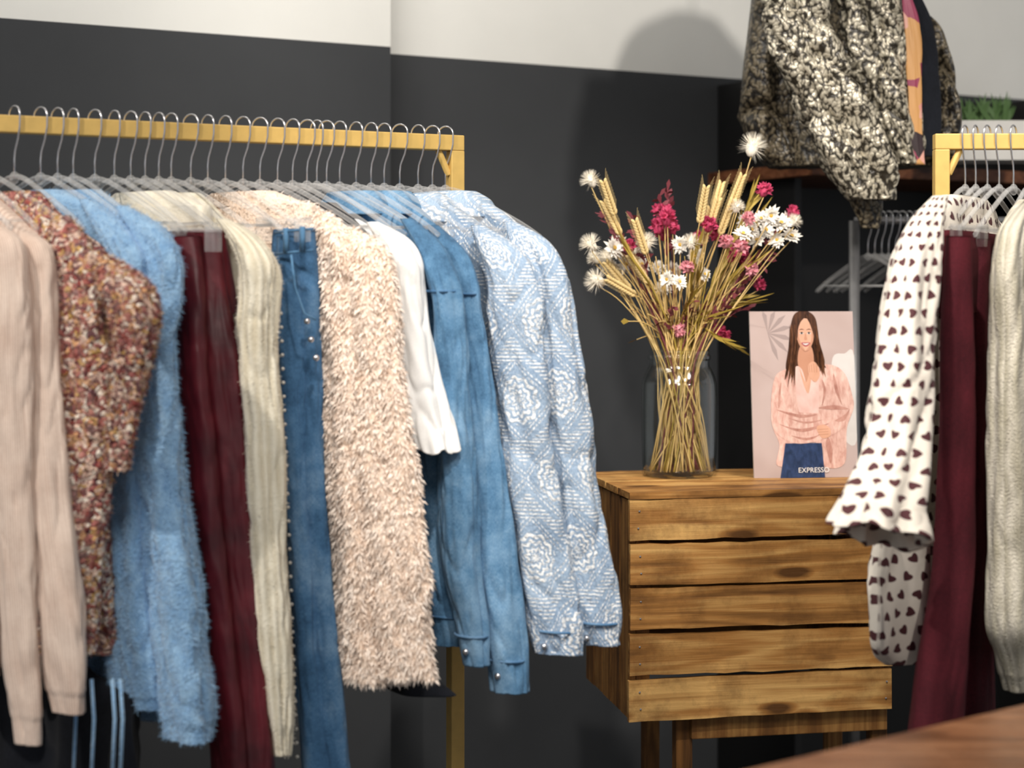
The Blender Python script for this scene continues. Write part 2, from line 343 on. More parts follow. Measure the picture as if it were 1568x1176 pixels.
def garment(name,hk,mats,bodyrows=None,sleeves=(),collar=None,side='L',bamp=.012,bk=45,bt=(.02,.03),boff=0,extra=None,fz=None,**kw):
    pl=plL(hk) if side=='L' else plR(hk); o=Vector((pl.H.x,pl.H.y,RZ-.1)); parts=[]
    if bodyrows:
        mb=MB(); body(mb,pl,bodyrows,off=boff,seed=hk*.37,amp=bamp,k=bk,t0=bt[0],t1=bt[1])
        if collar: body(mb,pl,collar,seed=1,amp=.003,n=16,t0=.03,t1=.05)
        parts.append(mb.build('body_panel',mats,origin=o))
        if fz:
            f=MB(); fuzz(mb,f,fz[0],fz[1],fz[2],seed=3,down=fz[3],bend=fz[1]>.008); parts.append(f.build('body_nap',[fz[4]],origin=o,smooth=False))
    for i,s in enumerate(sleeves):
        mb=MB(); k2=dict(kw); off=.04; nm='sleeve_%d'
        if isinstance(s,dict):
            off=s.get('off',.04); nm=s.get('nm',nm); k2.update({a:b for a,b in s.items() if a not in('p','off','nm')}); s=s['p']
        tube(mb,pl,s,off=off,seed=hk*.11+i*3.3,**k2); parts.append(mb.build(nm%(i+1),mats,origin=o))
        if fz:
            f=MB(); fuzz(mb,f,fz[0],fz[1],fz[2],seed=5+i,down=fz[3],bend=fz[1]>.008); parts.append(f.build((nm%(i+1))+'_nap',[fz[4]],origin=o,smooth=False))
    if extra: parts+=extra(pl,o)
    return finish(name,parts,pl.H)

PK=[M['pink']]
garment('pink_cardigan',-95,PK,B([(-60,300),(-15,345),(0,400),(-5,700),(0,1035)]),[[(-5,345,20),(10,375,60),(16,450,68),(18,560,64),(22,700,60),(28,860,60),(36,1000,58),(42,1075,54),(45,1138,46)]],wr=.12,folds=.12,cuff=.09,rg=.1)
garment('pink_cardigan',-50,PK,B([(-10,300),(30,345),(50,400),(50,700),(60,1030)]),[[(38,355,20),(55,380,56),(63,450,58),(67,600,62),(77,750,70),(92,900,74),(103,1020,68),(108,1090,56)]],wr=.12,folds=.12,cuff=.08,rg=.1)
garment('boucle_tweed_coat',22,[M['boucle']],B([(55,292),(110,345),(165,400),(190,450),(192,560),(185,680),(170,770),(160,860),(158,950),(147,1008)]),
  [{'p':[(95,330,30),(112,390,84),(124,450,96),(128,530,96),(126,600,90),(128,700,84),(130,800,74),(128,900,60),(128,1000,44)],'off':.055,'nm':'front_panel_%d','folds':.1},{'p':[(150,385,20),(185,430,84),(205,475,84),(207,520,72),(198,580,62),(188,640,50),(180,720,36)],'off':.05}],wr=.14,bamp=.018,boff=.02,rg=.14,fz=(5000,.006,.0022,.2,M['boucle']))
bz=(15000,.0065,.0009,.3,M['bluetuft'])
garment('light_blue_sweater',66,[M['blue']],B([(95,290),(150,320),(190,365),(200,420),(190,560),(185,800),(190,1060)]),[{'p':[(130,305,20),(170,345,62),(200,395,78),(202,450,74),(192,560,78),(190,700,84),(200,850,84),(207,980,88),(211,1040,86),(213,1080,82)],'off':.01}],wr=.14,folds=.12,rg=.14,fz=bz,cuff=.06)
garment('light_blue_sweater',112,[M['blue']],B([(145,290),(205,330),(235,370),(245,430),(235,600),(250,900),(260,1110)]),[{'p':[(185,315,20),(225,350,60),(248,395,66),(250,450,62),(234,540,76),(240,680,88),(256,800,90),(272,950,96),(284,1070,92),(288,1130,86)],'off':.03}],wr=.14,folds=.12,rg=.14,fz=bz,cuff=.06)
LT=[M['leather']]
def clipbar(px0,px1,py,off):
    def fn(pl,o):
        mb=MB(); a=pl.pt(px0,py,off); b=pl.pt(px1,py,off); sweep(mb,[a,b],.003,8,0)
        for q in(.15,.85):
            c=a.lerp(b,q); ang=math.atan2(pl.d.y,pl.d.x); boxmb(mb,c-Vector((0,0,.012)),(.022,.012,.034),rz(ang),1)
        return [mb.build('hanger_clips',[M['plastic'],M['plastic']],origin=o,bevel=.001)]
    return fn
garment('burgundy_leather_trousers',200,LT,[(338,258,352),(342,262,375),(345,265,400),(352,262,480)],[{'p':[(318,356,44),(324,450,52),(338,560,58),(352,700,54),(364,850,52),(378,1000,52),(396,1210,56)],'off':.01},{'p':[(284,362,52),(292,450,60),(300,560,64),(313,700,64),(326,850,62),(341,1000,60),(360,1210,62)],'off':.035}],wr=.08,folds=.14,bt=(.02,.03),bamp=.004,rg=.05,extra=clipbar(262,338,352,.04))
garment('cream_sweater',262,[M['cream']],B([(300,295),(345,335),(385,375),(395,440),(392,700),(395,1040)]),[[(340,335,20),(370,362,52),(392,400,66),(396,450,64),(393,520,66),(400,650,62),(408,800,60),(416,950,58),(424,1070,50),(429,1155,34)]],wr=.13,folds=.14,rg=.14,cuff=.06,fz=(6000,.0045,.0008,.2,M['creamfab']))
def studs(pl,o):
    mb=MB()
    for i in range(34):
        t=i/33; c=pl.pt(430+26*t,480+700*t,.062); ellip(mb,c,(.0026,.0026,.0026),seg=8,rings=5)
    mb2=MB(); mb3=MB()
    for (x,y) in((476,520),(484,548),(470,492)): ellip(mb3,pl.pt(x,y,.04),(.0045,.0045,.0045))
    for (x,y) in((438,360),(463,358)): boxmb(mb2,pl.pt(x,y+8,.055),(.008,.004,.034),rz(math.atan2(pl.d.y,pl.d.x)))
    for yy in(352,385): sweep(mb2,[pl.pt(422,yy+4,.052),pl.pt(450,yy+1,.056),pl.pt(480,yy-2,.045)],.0018,6)
    sweep(mb2,[pl.pt(446,390,.058),pl.pt(452,440,.062),pl.pt(466,480,.058),pl.pt(484,490,.045)],.0016,6)
    return [mb.build('pearl_studs',[flat('pearl_stud','d9d5cc',.3)],origin=o),mb2.build('waist_seams',[M['denim']],origin=o),mb3.build('snap_buttons',[M['chrome']],origin=o)]+clipbar(392,476,338,.03)(pl,o)
garment('blue_jeans',345,[M['jeans']],[(480,424,350),(482,425,372),(486,427,400),(488,430,470)],[{'p':[(464,354,40),(468,470,50),(472,600,50),(478,750,52),(488,900,54),(501,1050,56),(515,1210,58)],'off':.012},{'p':[(440,362,34),(443,470,46),(447,600,44),(454,750,44),(464,900,48),(475,1050,50),(489,1210,52)],'off':.03}],wr=.09,folds=.07,rg=.1,bamp=.003,extra=studs)
pf=(26000,.0095,.0018,.7,M['peachtuft'])
garment('fluffy_peach_jacket',425,[M['peach']],B([(470,310),(515,340),(555,375),(575,430),(585,600),(595,750),(612,900),(625,1050)]),[{'p':[(530,350,20),(560,380,56),(572,440,66),(578,540,72),(588,680,78),(604,820,86),(618,940,90),(630,1035,82)],'off':.04},{'p':[(490,325,20),(512,365,58),(522,460,66),(528,600,68),(538,750,76),(552,900,84),(566,1040,78)],'off':.055}],wr=.16,folds=.16,rg=.22,fz=pf)
garment('white_tshirt',500,[M['white']],B([(545,335),(585,360),(605,400),(600,500),(610,690)]),[{'p':[(570,340,20),(600,365,52),(616,400,64),(622,450,66),(633,540,72),(648,620,76),(664,690,74)],'off':.035}],wr=.08,folds=.09,hemwave=.08,hw=5,bamp=.02,rg=.12)
DN=[M['denim']]
def seams(spec):
    def fn(pl,o):
        mb=MB()
        for (x,y,w,off) in spec:
            C=pl.pt(x,y,off); r=w/2*C.y/F; path=[]
            for k in range(25):
                th=2*math.pi*k/24; path.append(C+Vector((pl.d.x,pl.d.y,0))*r*1.1*math.cos(th)+Vector((pl.n.x,pl.n.y,0))*r*.8*math.sin(th))
            sweep(mb,path,.002,5,0,cap=False)
        b=MB(); x,y,w,off=spec[-1]; C=pl.pt(x,y+22,off); ellip(b,C+Vector((pl.n.x,pl.n.y,0))*(w/2*C.y/F*.8)+Vector((pl.d.x,pl.d.y,0))*.006,(.005,.005,.005))
        return [mb.build('cuff_seams',[M['jeans']],origin=o),b.build('cuff_button',[M['chrome']],origin=o)]
    return fn
garment('denim_jacket',545,DN,B([(585,310),(630,345),(660,390),(670,450),(685,700),(700,900),(708,945),(712,985)]),[{'p':[(622,335,20),(655,375,46),(675,425,52),(684,470,48),(690,560,56),(698,700,60),(706,850,64),(720,950,56),(728,1018,44)]},{'p':[(655,640,40),(664,720,64),(674,820,72),(682,930,70),(686,985,64)],'off':.02,'nm':'front_placket_%d'}],collar=B([(578,292),(590,308),(598,328)]),wr=.12,rg=.16,extra=seams([(676,446,54,.04),(684,940,74,.02),(722,972,52,.04)]))
garment('denim_jacket',588,DN,B([(628,310),(675,355),(695,410),(705,480),(712,700),(735,960)]),[{'p':[(662,345,20),(692,385,46),(706,430,52),(714,480,46),(724,560,52),(740,700,60),(757,850,66),(770,960,68),(776,1010,62),(778,1058,60)]}],collar=B([(620,292),(634,308),(642,328)]),wr=.12,rg=.16,extra=seams([(708,450,54,.04),(774,1008,64,.04)]))
EM=[M['embroid']]
garment('embroidered_denim_jacket',640,EM,B([(690,310),(740,350),(770,400),(780,470),(795,700),(815,950)]),[{'p':[(730,345,20),(762,382,68),(784,440,84),(794,540,84),(810,700,88),(828,840,88),(845,930,84),(854,998,76)]}],collar=B([(678,296),(696,314),(704,340)]),wr=.14,folds=.09,rg=.16,extra=seams([(849,962,82,.04)]))
garment('embroidered_denim_jacket',682,EM,B([(735,305),(785,340),(825,385),(840,450),(850,700),(870,950)]),[{'p':[(780,340,20),(812,372,62),(838,430,76),(854,540,76),(872,700,80),(890,830,86),(908,920,80),(917,985,64)]}],collar=B([(722,292),(742,306),(752,332)]),wr=.14,folds=.09,rg=.16,extra=seams([(912,950,76,.04)]))
garment('black_shirt',470,[M['dark']],B([(510,310),(560,360),(580,430),(590,700),(610,900),(640,1000),(690,1068)]),[])
garment('ivory_blouse',222,[M['creamfab']],B([(262,292),(300,312),(322,345),(310,600),(300,900)]),[])
garment('peach_knit_top',372,[M['peach']],B([(415,292),(455,310),(475,340),(465,600),(450,900)]),[],fz=(5000,.008,.002,.3,M['peachtuft']))
garment('black_wrap_dress',18,[M['dark']],B([(60,310),(110,400),(110,700),(130,1000),(200,1080),(225,1230)]),[],extra=lambda pl,o:[(lambda mb:( [sweep(mb,[pl.pt(x,1040,.07),pl.pt(x+4,1100,.075),pl.pt(x-1,1220,.07)],.0024,6) for x in(112,140,172,184)],mb.build('blue_ties',[M['blue']],origin=o))[1])(MB())])

garment('heart_print_blouse',1478,[M['blouse']],B([(1452,298),(1425,325),(1400,370),(1395,450),(1385,700),(1360,850),(1352,980),(1368,1020)]),[{'p':[(1440,300,30),(1418,340,66),(1404,390,86),(1394,460,98),(1386,560,112),(1378,650,120),(1368,720,134),(1354,780,156),(1348,822,176)],'hemwave':.08,'hw':6}],side='R',wr=.1,folds=.08,nf=6,shear=.35,rg=.14)
garment('burgundy_trousers',1512,[M['burg']],[(1448,1518,352),(1447,1520,372),(1444,1520,400),(1440,1520,480)],[{'p':[(1468,362,46),(1464,500,60),(1462,700,66),(1458,850,72),(1440,1000,90),(1422,1200,100)],'off':.035},{'p':[(1498,366,44),(1492,500,60),(1490,700,62),(1486,850,68),(1485,1000,82),(1488,1200,92)],'off':.02}],side='R',wr=.05,folds=.12,bamp=.003,extra=clipbar(1455,1512,348,.03))
garment('cable_knit_sweater',1596,[M['cable']],B([(1570,305),(1548,345),(1540,420),(1540,700),(1545,1000)]),[{'p':[(1572,312,24),(1552,352,56),(1546,420,66),(1548,520,74),(1546,700,76),(1548,850,78),(1546,950,84),(1552,1005,64),(1558,1056,50)],'off':.03},{'p':[(1600,320,30),(1600,420,80),(1602,700,90),(1605,950,90),(1610,1050,60)],'off':.06}],side='R',wr=.1,folds=.1,rg=.08,cuff=.06)

def hanger_mesh():
    mb=MB(); path=[]
    for i in range(15):
        a=math.radians(195-i*195/14); path.append(Vector((.0155*math.cos(a),0,.003+.0125*math.sin(a))))
    path+= [Vector((.0152,0,-.012)),Vector((.010,0,-.030)),Vector((.002,0,-.046)),Vector((0,0,-.058)),Vector((0,0,-.085))]
    sweep(mb,path,.0014,7,0)
    for s in(-1,1):
        arm=[Vector((0,0,-.082)),Vector((s*.03,0,-.087)),Vector((s*.09,0,-.112)),Vector((s*.15,0,-.140)),Vector((s*.185,0,-.160))]
        sweep(mb,cr([tuple(v) for v in arm],12),.0038,8,1)
    sweep(mb,[Vector((-.16,0,-.148)),Vector((.16,0,-.148))],.0025,6,1)
    ellip(mb,(0,0,-.084),(.010,.006,.009),mi=1)
    return mb.build('clothes_hanger',[M['chrome'],M['plastic']])
h0=hanger_mesh(); first=True
def put_hanger(P,ang,z):
    global first
    if first: ob=h0; first=False
    else: ob=bpy.data.objects.new('clothes_hanger',h0.data); sc.collection.objects.link(ob)
    ob.location=(P[0],P[1],z); ob.rotation_euler=(0,0,ang)
RT=RZ+.012
for px in (-95,-50,-22,22,62,88,112,145,175,200,222,243,262,292,318,345,372,398,425,448,470,485,500,520,545,568,588,612,640,662,682):
    put_hanger(hookL(px),math.atan2(GD[1],GD[0])+random.uniform(-.12,.12),RT-.002)
for px in (1478,1494,1512,1530,1552,1575,1596):
    put_hanger(hookR(px),math.atan2(-.866,-.5)+random.uniform(-.1,.1),RT-.002)

def rack(name,P0,D,length,zr=RZ):
    mb=MB(); ang=math.atan2(D.y,D.x); D3=Vector((D.x,D.y,0)); P=Vector((P0.x,P0.y,0)); R=rz(ang)
    boxmb(mb,P+D3*(length/2)+Vector((0,0,zr)),(length,.022,.024),R)
    for s in(.011,length-.011):
        boxmb(mb,P+D3*s+Vector((0,0,(zr-.0121)/2)),(.0225,.022,zr-.0121),R)
        boxmb(mb,P+D3*s+Vector((0,0,.0125)),(.025,.5,.025),R)
    boxmb(mb,P+D3*(length/2)+Vector((0,0,.2)),(length-.045,.02,.02),R)
    for s,sg in((.022,1),(length-.022,-1)):
        a=P+D3*(s+.0)+Vector((0,0,zr-.05)); b=P+D3*(s+sg*.018)+Vector((0,0,zr-.012)); sweep(mb,[a,b],.006,6)
    return mb.build(name,[M['gold']],smooth=False,origin=P,bevel=.0015)
rack('gold_clothes_rack',RL,DL,1.25)
rack('gold_clothes_rack',RR,DR,1.1)

# ---------------------------------------------------------------- room
def wallmat():
    t=NT('two_tone_wall_paint'); g=t.n('ShaderNodeNewGeometry'); sp=t.n('ShaderNodeSeparateXYZ'); t.nt.links.new(g.outputs['Position'],sp.inputs[0])
    mk=t.math('GREATER_THAN',sp.outputs[2],CZ+.55); co=t.coord(); nz=t.noise(co,3,3)
    t.base(t.mix(mk,t.ramp(nz,[(.3,hexc('3a3c3f')),(.7,hexc('404245'))]),t.ramp(nz,[(.3,hexc('e2e2de')),(.7,hexc('eaeae6'))]))); t.bump(t.noise(co,180,2),.08,.001); t.p(Roughness=.75,Specular_IOR_Level=.25); return t.m
A0=ipt(0,0,3.40).xy; A1=ipt(598,0,3.80).xy
dA=(A1-A0).normalized(); nA=Vector((-dA.y,dA.x))
fp=[A1-dA*3.2,A1,A1+nA*.1,A1+nA*.1+dA*4.2]; fp=fp+[fp[3]+nA*.2,fp[0]+nA*.3]
wz=3.0; n=len(fp); mb=MB(); vs=[(p.x,p.y,0) for p in fp]+[(p.x,p.y,wz) for p in fp]
fs=[(i,(i+1)%n,n+(i+1)%n,n+i) for i in range(n)]+[tuple(range(n))[::-1],tuple(range(n,2*n))]
mb.add(vs,fs); mb.build('wall_back',[wallmat()],smooth=False)
wm=MB(); boxmb(wm,(.3,2.2,-.05),(9,9,.1)); wm.build('floor',[plain('grey_floor','4a4744',.5)],smooth=False)
wm=MB(); boxmb(wm,(.3,2.2,3.05),(9,9,.1)); wm.build('ceiling',[plain('white_ceiling','e8e6e0',.8)],smooth=False)

# ---------------------------------------------------------------- crate + stand
cyaw=math.radians(10.5); cf=Vector((math.cos(cyaw),math.sin(cyaw),0)); cb=Vector((-math.sin(cyaw),math.cos(cyaw),0))
corner=ipt(966,755,3.0); CT=CZ-.35; CW,CDp,CH=.49,.36,.402
def plank(mb,c,dims,rot,mi,rnd,rough=.0012,N=14):
    L,T,Hh=dims; vs=[];fs=[]; top=[rnd.uniform(-rough,rough) for _ in range(N+1)]; bot=[rnd.uniform(-rough,rough) for _ in range(N+1)]; bow=rnd.uniform(-.0015,.0015)
    for i in range(N+1):
        x=-L/2+L*i/N; b=bow*(1-(2*i/N-1)**2); fy=rnd.uniform(-.0004,.0004)
        for (y,z) in((-T/2+fy,-Hh/2+bot[i]+b),(-T/2+fy,Hh/2+top[i]+b),(T/2,Hh/2+top[i]+b),(T/2,-Hh/2+bot[i]+b)):
            v=Vector((x,y,z)); v=rot@v if rot is not None else v; vs.append(v+Vector(c))
    for i in range(N):
        for k in range(4): fs.append((i*4+k,(i+1)*4+k,(i+1)*4+(k+1)%4,i*4+(k+1)%4))
    fs.append((0,1,2,3)); fs.append((N*4+3,N*4+2,N*4+1,N*4)); q=(rnd.random(),rnd.random()); mb.add(vs,fs,mi,[q]*len(vs))
def crate(name,origin,W,D,Hh,nsl,seed=8):
    rnd=random.Random(seed); mb=MB(); e=.012; gap=.008; sh=(Hh-gap*(nsl-1))/nsl
    for i in range(nsl):
        z=-sh/2-i*(sh+gap)
        for y in(e/2,D-e/2):
            plank(mb,(W/2+rnd.uniform(-.003,.003),y+rnd.uniform(0,.0015),z),(W,e,sh),Matrix.Rotation(rnd.uniform(-.007,.007),3,'Y'),0,rnd)
    for x in(e/2,W-e/2):
        k=5; pw=(D-2*e-.006*(k-1))/k
        for j in range(k): boxmb(mb,(x,e+pw/2+j*(pw+.006),-Hh/2+rnd.uniform(-.003,.003)),(e,pw,Hh-.004),None,1)
    for x in(e+.013,W-e-.013):
        for y in(e+.015,D-e-.015): boxmb(mb,(x,y,-Hh/2),(.024,.03,Hh-.004),None,1)
    k=4; pw=(D-.005*(k-1))/k
    for i in range(k): plank(mb,(W/2,pw/2+i*(pw+.005),.006),(W+.004,pw,.012),None,0,rnd,.0005)
    for x in(.016,W-.016):
        for i in range(nsl):
            for dz in(-.015,.015): ellip(mb,(x+rnd.uniform(-.003,.003),-.0002,-sh/2-i*(sh+gap)+dz),(.002,.001,.002),seg=8,rings=4,mi=2)
    ob=mb.build(name,[M['crate'],M['cratev'],M['chrome']],smooth=False,bevel=.0015); ob.location=origin; ob.rotation_euler=(0,0,cyaw); return ob
crate('wooden_crate',Vector((corner.x,corner.y,CT-.012)),CW,CDp,CH-.012,5)
zb=CT-CH
mb=MB(); so=Vector((corner.x,corner.y,0))+cb*.05
R=rz(cyaw); SW=.37; SD=.22; S0=.108
for a in(.0,SW):
    for b in(0,SD): boxmb(mb,so+cf*(S0+a)+cb*b+Vector((0,0,zb/2)),(.03,.03,zb),R,1)
for b in(0,SD):
    boxmb(mb,so+cf*(S0+SW/2+.01)+cb*(b-.021)+Vector((0,0,zb-.022)),(SW,.012,.042),R,1)
    boxmb(mb,so+cf*(S0+SW/2)+cb*b+Vector((0,0,.18)),(SW,.015,.04),R,0)
mb.build('wooden_stool',[M['crate'],M['cratev']],smooth=False,bevel=.002,origin=so)

# ---------------------------------------------------------------- vase & bouquet
VY=3.275; vc=ipt(1040,735,3.275); vc.z=CT
def lathe(mb,c,prof,seg=64,mi=0):
    vs=[];fs=[]
    for r,z in prof:
        for k in range(seg):
            th=2*math.pi*k/seg; vs.append(Vector(c)+Vector((r*math.cos(th),r*math.sin(th),z)))
    for i in range(len(prof)-1):
        for k in range(seg):
            k2=(k+1)%seg; fs.append((i*seg+k,i*seg+k2,(i+1)*seg+k2,(i+1)*seg+k))
    mb.add(vs,fs,mi)
mb=MB(); outer=[(.0,.001),(.055,.001),(.064,.004),(.069,.014),(.071,.04),(.072,.1),(.072,.165),(.070,.185),(.063,.203),(.058,.212),(.0575,.222),(.060,.226),(.060,.231),(.0575,.234),(.058,.240),(.0565,.242)]
inner=[(.053,.240),(.053,.212),(.059,.200),(.066,.182),(.068,.16),(.068,.03),(.064,.012),(.0,.010)]
lathe(mb,vc,cr(outer+inner,140)); mb.build('glass_jar_vase',[M['glass']],origin=vc)
heads=MB()
hm=[flat('cream_tuft','f6efe0',.9),flat('wheat_ear','e2c78c',.7),flat('magenta_bud','c4426a',.7),flat('white_petal','f6f1e8',.7),flat('yellow_centre','d0a848',.7),flat('gold_grass','ad9440',.6),flat('dark_red_leaf','74303a',.7),flat('soft_pink_petal','d9909a',.7),flat('straw_stem','dfbf7c',.5),flat('brown_stem','96703c',.6)]
rb=random.Random(11)
def stemto(px,py,dy=None,r=.0012,mi=8):
    Y=VY+(dy if dy is not None else rb.uniform(-.07,.07)); tip=ipt(px,py,Y)
    sx=(px-1040)/180
    ne=vc+Vector((max(-.047,min(.047,sx*.05+rb.uniform(-.02,.02))),rb.uniform(-.03,.03),.24))
    a_=rb.uniform(0,6.28); rr=rb.uniform(.02,.06)
    bt=vc+Vector((max(-.058,min(.058,-sx*.03+rr*math.cos(a_))),max(-.05,min(.05,rr*math.sin(a_))),.013))
    mid=ne.lerp(tip,.55)+Vector((sx*.008,0,.015+rb.uniform(0,.01)))
    low=bt.lerp(ne,.5)+Vector((rb.uniform(-.015,.015),rb.uniform(-.012,.012),0))
    pts=cr([tuple(bt),tuple(low),tuple(ne),tuple(mid),tuple(tip)],20); sweep(heads,pts,[r*1.3-.55*r*i/20 for i in range(21)],5,mi)
    return tip,(Vector(pts[-1])-Vector(pts[-3])).normalized()
def petal(c,dr,sd,l,w,mi):
    a=c; m=c+dr*l*.6; e=c+dr*l; heads.add([a-sd*w*.15,a+sd*w*.15,m+sd*w*.5,e,m-sd*w*.5],[(0,1,2,4),(4,2,3)],mi)
def rv(): return Vector((rb.uniform(-1,1),rb.uniform(-1,1),rb.uniform(-1,1)))
def tuft(px,py,s=1,mi=0):
    tip,ax=stemto(px,py+8); c=ipt(px,py,tip.y); ellip(heads,c,(.009*s,.009*s,.014*s),ax,mi=mi)
    for _ in range(260):
        d=(rv().normalized()+ax*.7).normalized(); p=c+d*.007*s; sd=d.cross(rv()).normalized(); heads.add([p-sd*.0006,p+sd*.0006,p+d*.017*s],[(0,1,2)],mi)
def wheat(px,py,s=1.15):
    tip,ax=stemto(px,py+25); c=tip.copy(); sd=ax.cross(Vector((0,1,0))).normalized()
    for i in range(11):
        for g in(-1,1):
            q=c+ax*(i*.0055*s)+sd*g*.0036; ellip(heads,q,(.0029*s,.0029*s,.006*s),ax+sd*g*.35,seg=6,rings=5,mi=1)
            e=q+(ax+sd*g*.35).normalized()*.022*s; sweep(heads,[q,e],.0003,3,1,False)
def bud(px,py,s=1,mi=2):
    tip,ax=stemto(px,py+8); c=ipt(px,py,tip.y); ellip(heads,c,(.008*s,.008*s,.011*s),ax,mi=mi)
    for _ in range(60):
        d=(rv().normalized()+ax*.6).normalized(); petal(c+d*.003*s,d,d.cross(rv()).normalized(),.013*s,.006*s,mi)
def daisy(px,py,s=1,mi=3):
    tip,ax=stemto(px,py+5); c=ipt(px,py,tip.y); nrm=(Vector((rb.uniform(-1,1),-1,rb.uniform(-.2,1.0)))).normalized(); a=nrm.cross(Vector((0,0,1))).normalized(); b=a.cross(nrm)
    ellip(heads,c+nrm*.002,(.004*s,.004*s,.003*s),nrm,mi=4)
    for ring,(l,tl) in enumerate(((.019,.1),(.016,.5),(.012,1.0))):
        for k in range(13):
            th=2*math.pi*(k+.5*ring)/13+rb.uniform(-.15,.15); d=(a*math.cos(th)+b*math.sin(th)+nrm*(tl+rb.uniform(-.2,.2))).normalized(); petal(c,d,d.cross(nrm).normalized(),l*s*rb.uniform(.8,1.1),.007*s,mi)
def grass(px,py,n=10,mi=5):
    tip,ax=stemto(px,py+90,mi=5,r=.0018)
    for i in range(n):
        st=tip+ax*(i*.010)-ax*.04; d=(ax+rv()*.22).normalized(); l=.06; sd=d.cross(rv()).normalized()
        heads.add([st-sd*.0015,st+sd*.0015,st+d*l*.5+sd*.0026,st+d*l*.5-sd*.0026,st+d*l],[(0,1,2,3),(3,2,4)],mi)
def redtwig(px,py,n=18,mi=6):
    tip,ax=stemto(px,py,mi=6)
    for i in range(n):
        st=tip-ax*(i*.007); d=(ax*.6+rv()*.9).normalized(); petal(st,d,d.cross(rv()).normalized(),.021,.009,mi)
for a in((905,277,1),(1152,226,1.4),(905,375,1.05),(912,397,.8),(915,430,1.2),(990,372,1.0),(1215,340,.8),(1128,318,.8),(930,395,.9),(975,388,.9),(1058,372,.9)): tuft(*a)
for a in((940,300),(1072,312),(1092,303),(1118,292),(970,425),(1104,330),(990,405),(1084,330),(962,415),(988,360),(948,330),(1078,345)): wheat(*a)
for a in((1170,292,1.2),(1213,325,1.0),(1008,322,1.0),(1022,335,1.4),(1008,348,1.3),(1030,350,1),(965,377,1),(1085,345,1.3),(1072,365,1.2),(1130,385,1.4),(1140,398,1.1),(1162,436,1),(1098,505,1.2),(1108,512,1),(1015,360,1.1),(1018,322,1),(1095,360,1),(1120,395,1)): bud(*a)
for a in((1060,528,1.3),(1080,335,1.1),(1135,378,1.1),(1150,412,1),(1146,335,1),(1040,505,1),(1052,410,1),(1112,372,1.1)): bud(a[0],a[1],a[2],7)
for a in((940,380,1.3),(958,405,1.2),(935,410,1.1),(982,405,1.1),(1042,375,1.1),(1030,415,1.2),(1015,442,1.1),(1040,432,1),(1145,340,1.3),(1138,358,1.1),(1180,330,1.2),(1196,342,1.3),(1172,352,1.2),(1212,362,1.2),(1160,368,1.1),(1065,392,1),(1190,368,1),(1205,335,.9),(925,405,1),(948,372,1),(1150,352,1.1),(1022,428,1),(1165,335,1),(1008,410,.9),(1078,420,.9)): daisy(*a)
for a in((1135,250),(1140,280),(1060,360),(1100,330),(1110,380),(1120,340),(1085,380),(985,330),(1050,380),(1128,300),(1045,430),(1090,420),(1105,430),(1130,265),(1118,310),(1070,400),(1060,330),(1122,280)): grass(*a)
for a in((920,320),(1022,285),(968,330),(1180,395),(1120,460),(1190,380),(1140,440),(1105,450),(1150,470),(985,440),(1010,300),(930,330),(1185,360),(1130,470),(1100,475),(1160,400),(1000,470),(1060,460),(1030,470)): redtwig(*a)
for i in range(55): stemto(rb.uniform(950,1140),rb.uniform(390,500),r=.0011,mi=rb.choice((5,8,8,9,8)))
for (x,y) in((962,492),(975,520)):
    tip,ax=stemto(x,y); petal(tip,ax,ax.cross(rv()).normalized(),.02,.012,5)
heads.build('dried_flower_bouquet',hm,origin=vc)

# ---------------------------------------------------------------- magazine
mo=ipt(1155,733,3.235); mo.z=CT; myaw=math.radians(8); mw=.205; mh=.318; lean=math.radians(6)
Rm=rz(myaw)@Matrix.Rotation(-lean,3,'X')
def mp(x,y,off=0): return mo+Rm@Vector((x/177*mw,-off,(257-y)/257*mh))
mparts=[]; mb=MB(); c=mo+Rm@Vector((mw/2,.003,mh/2)); boxmb(mb,c,(mw,.005,mh),Rm,0); mparts.append(mb.build('pages',[flat('magazine_paper','d9cfca',.4)],smooth=False,origin=mo))
def poly(pts,off,mi,mb,smooth=True):
    if smooth:
        q=pts; n=len(q); o=[]
        for i in range(n):
            p0,p1,p2,p3=q[(i-1)%n],q[i],q[(i+1)%n],q[(i+2)%n]
            for j in range(5):
                f=j/5; o.append(tuple(.5*((2*b)+(-a+c_)*f+(2*a-5*b+4*c_-d)*f*f+(-a+3*b-3*c_+d)*f**3) for a,b,c_,d in zip(p0,p1,p2,p3)))
        pts=o
    vs=[mp(max(0,min(177,x)),max(0,min(257,y)),off) for x,y in pts]
    tr=tessellate_polygon([[Vector((x,y,0)) for x,y in pts]]); mb.add(vs,[tuple(t) for t in tr],mi)
def pr(name,c1,c2,sx=120,sy=120,det=4):
    t=NT(name); co=t.coord('Object',(sx,sx,sy)); t.base(t.ramp(t.noise(co,1,det,.6,.4),[(.32,hexc(c1)),(.68,hexc(c2))])); t.p(Roughness=.3); return t.m
cm=[pr('cover_mauve','b5a09b','c1aeaa',8,8,2),flat('cover_shadow','a3918e',.35),flat('cover_white','d6d1ce',.35),pr('cover_hair','2a1610','5a3826',260,14),pr('cover_hair_light','553322','94603f',260,14),pr('cover_skin','cf9c82','dcab93',22,22,2),pr('cover_cardigan','c59488','e8c6ba',130,45),pr('cover_cardigan_fold','a87468','c8988b',90,60),pr('cover_shirt','dcb3a9','eccbc3',50,20),pr('cover_jeans','1c2d49','34476f',120,60),flat('cover_dark','2a1a18',.35),flat('cover_lips','b0545a',.35),flat('cover_text','f4f2f0',.35),pr('cover_skin_shade','bb876d','c79279',22,22,2)]
mb=MB(); e=.0002
poly([(0,0),(177,0),(177,257),(0,257)],e,0,mb,False)
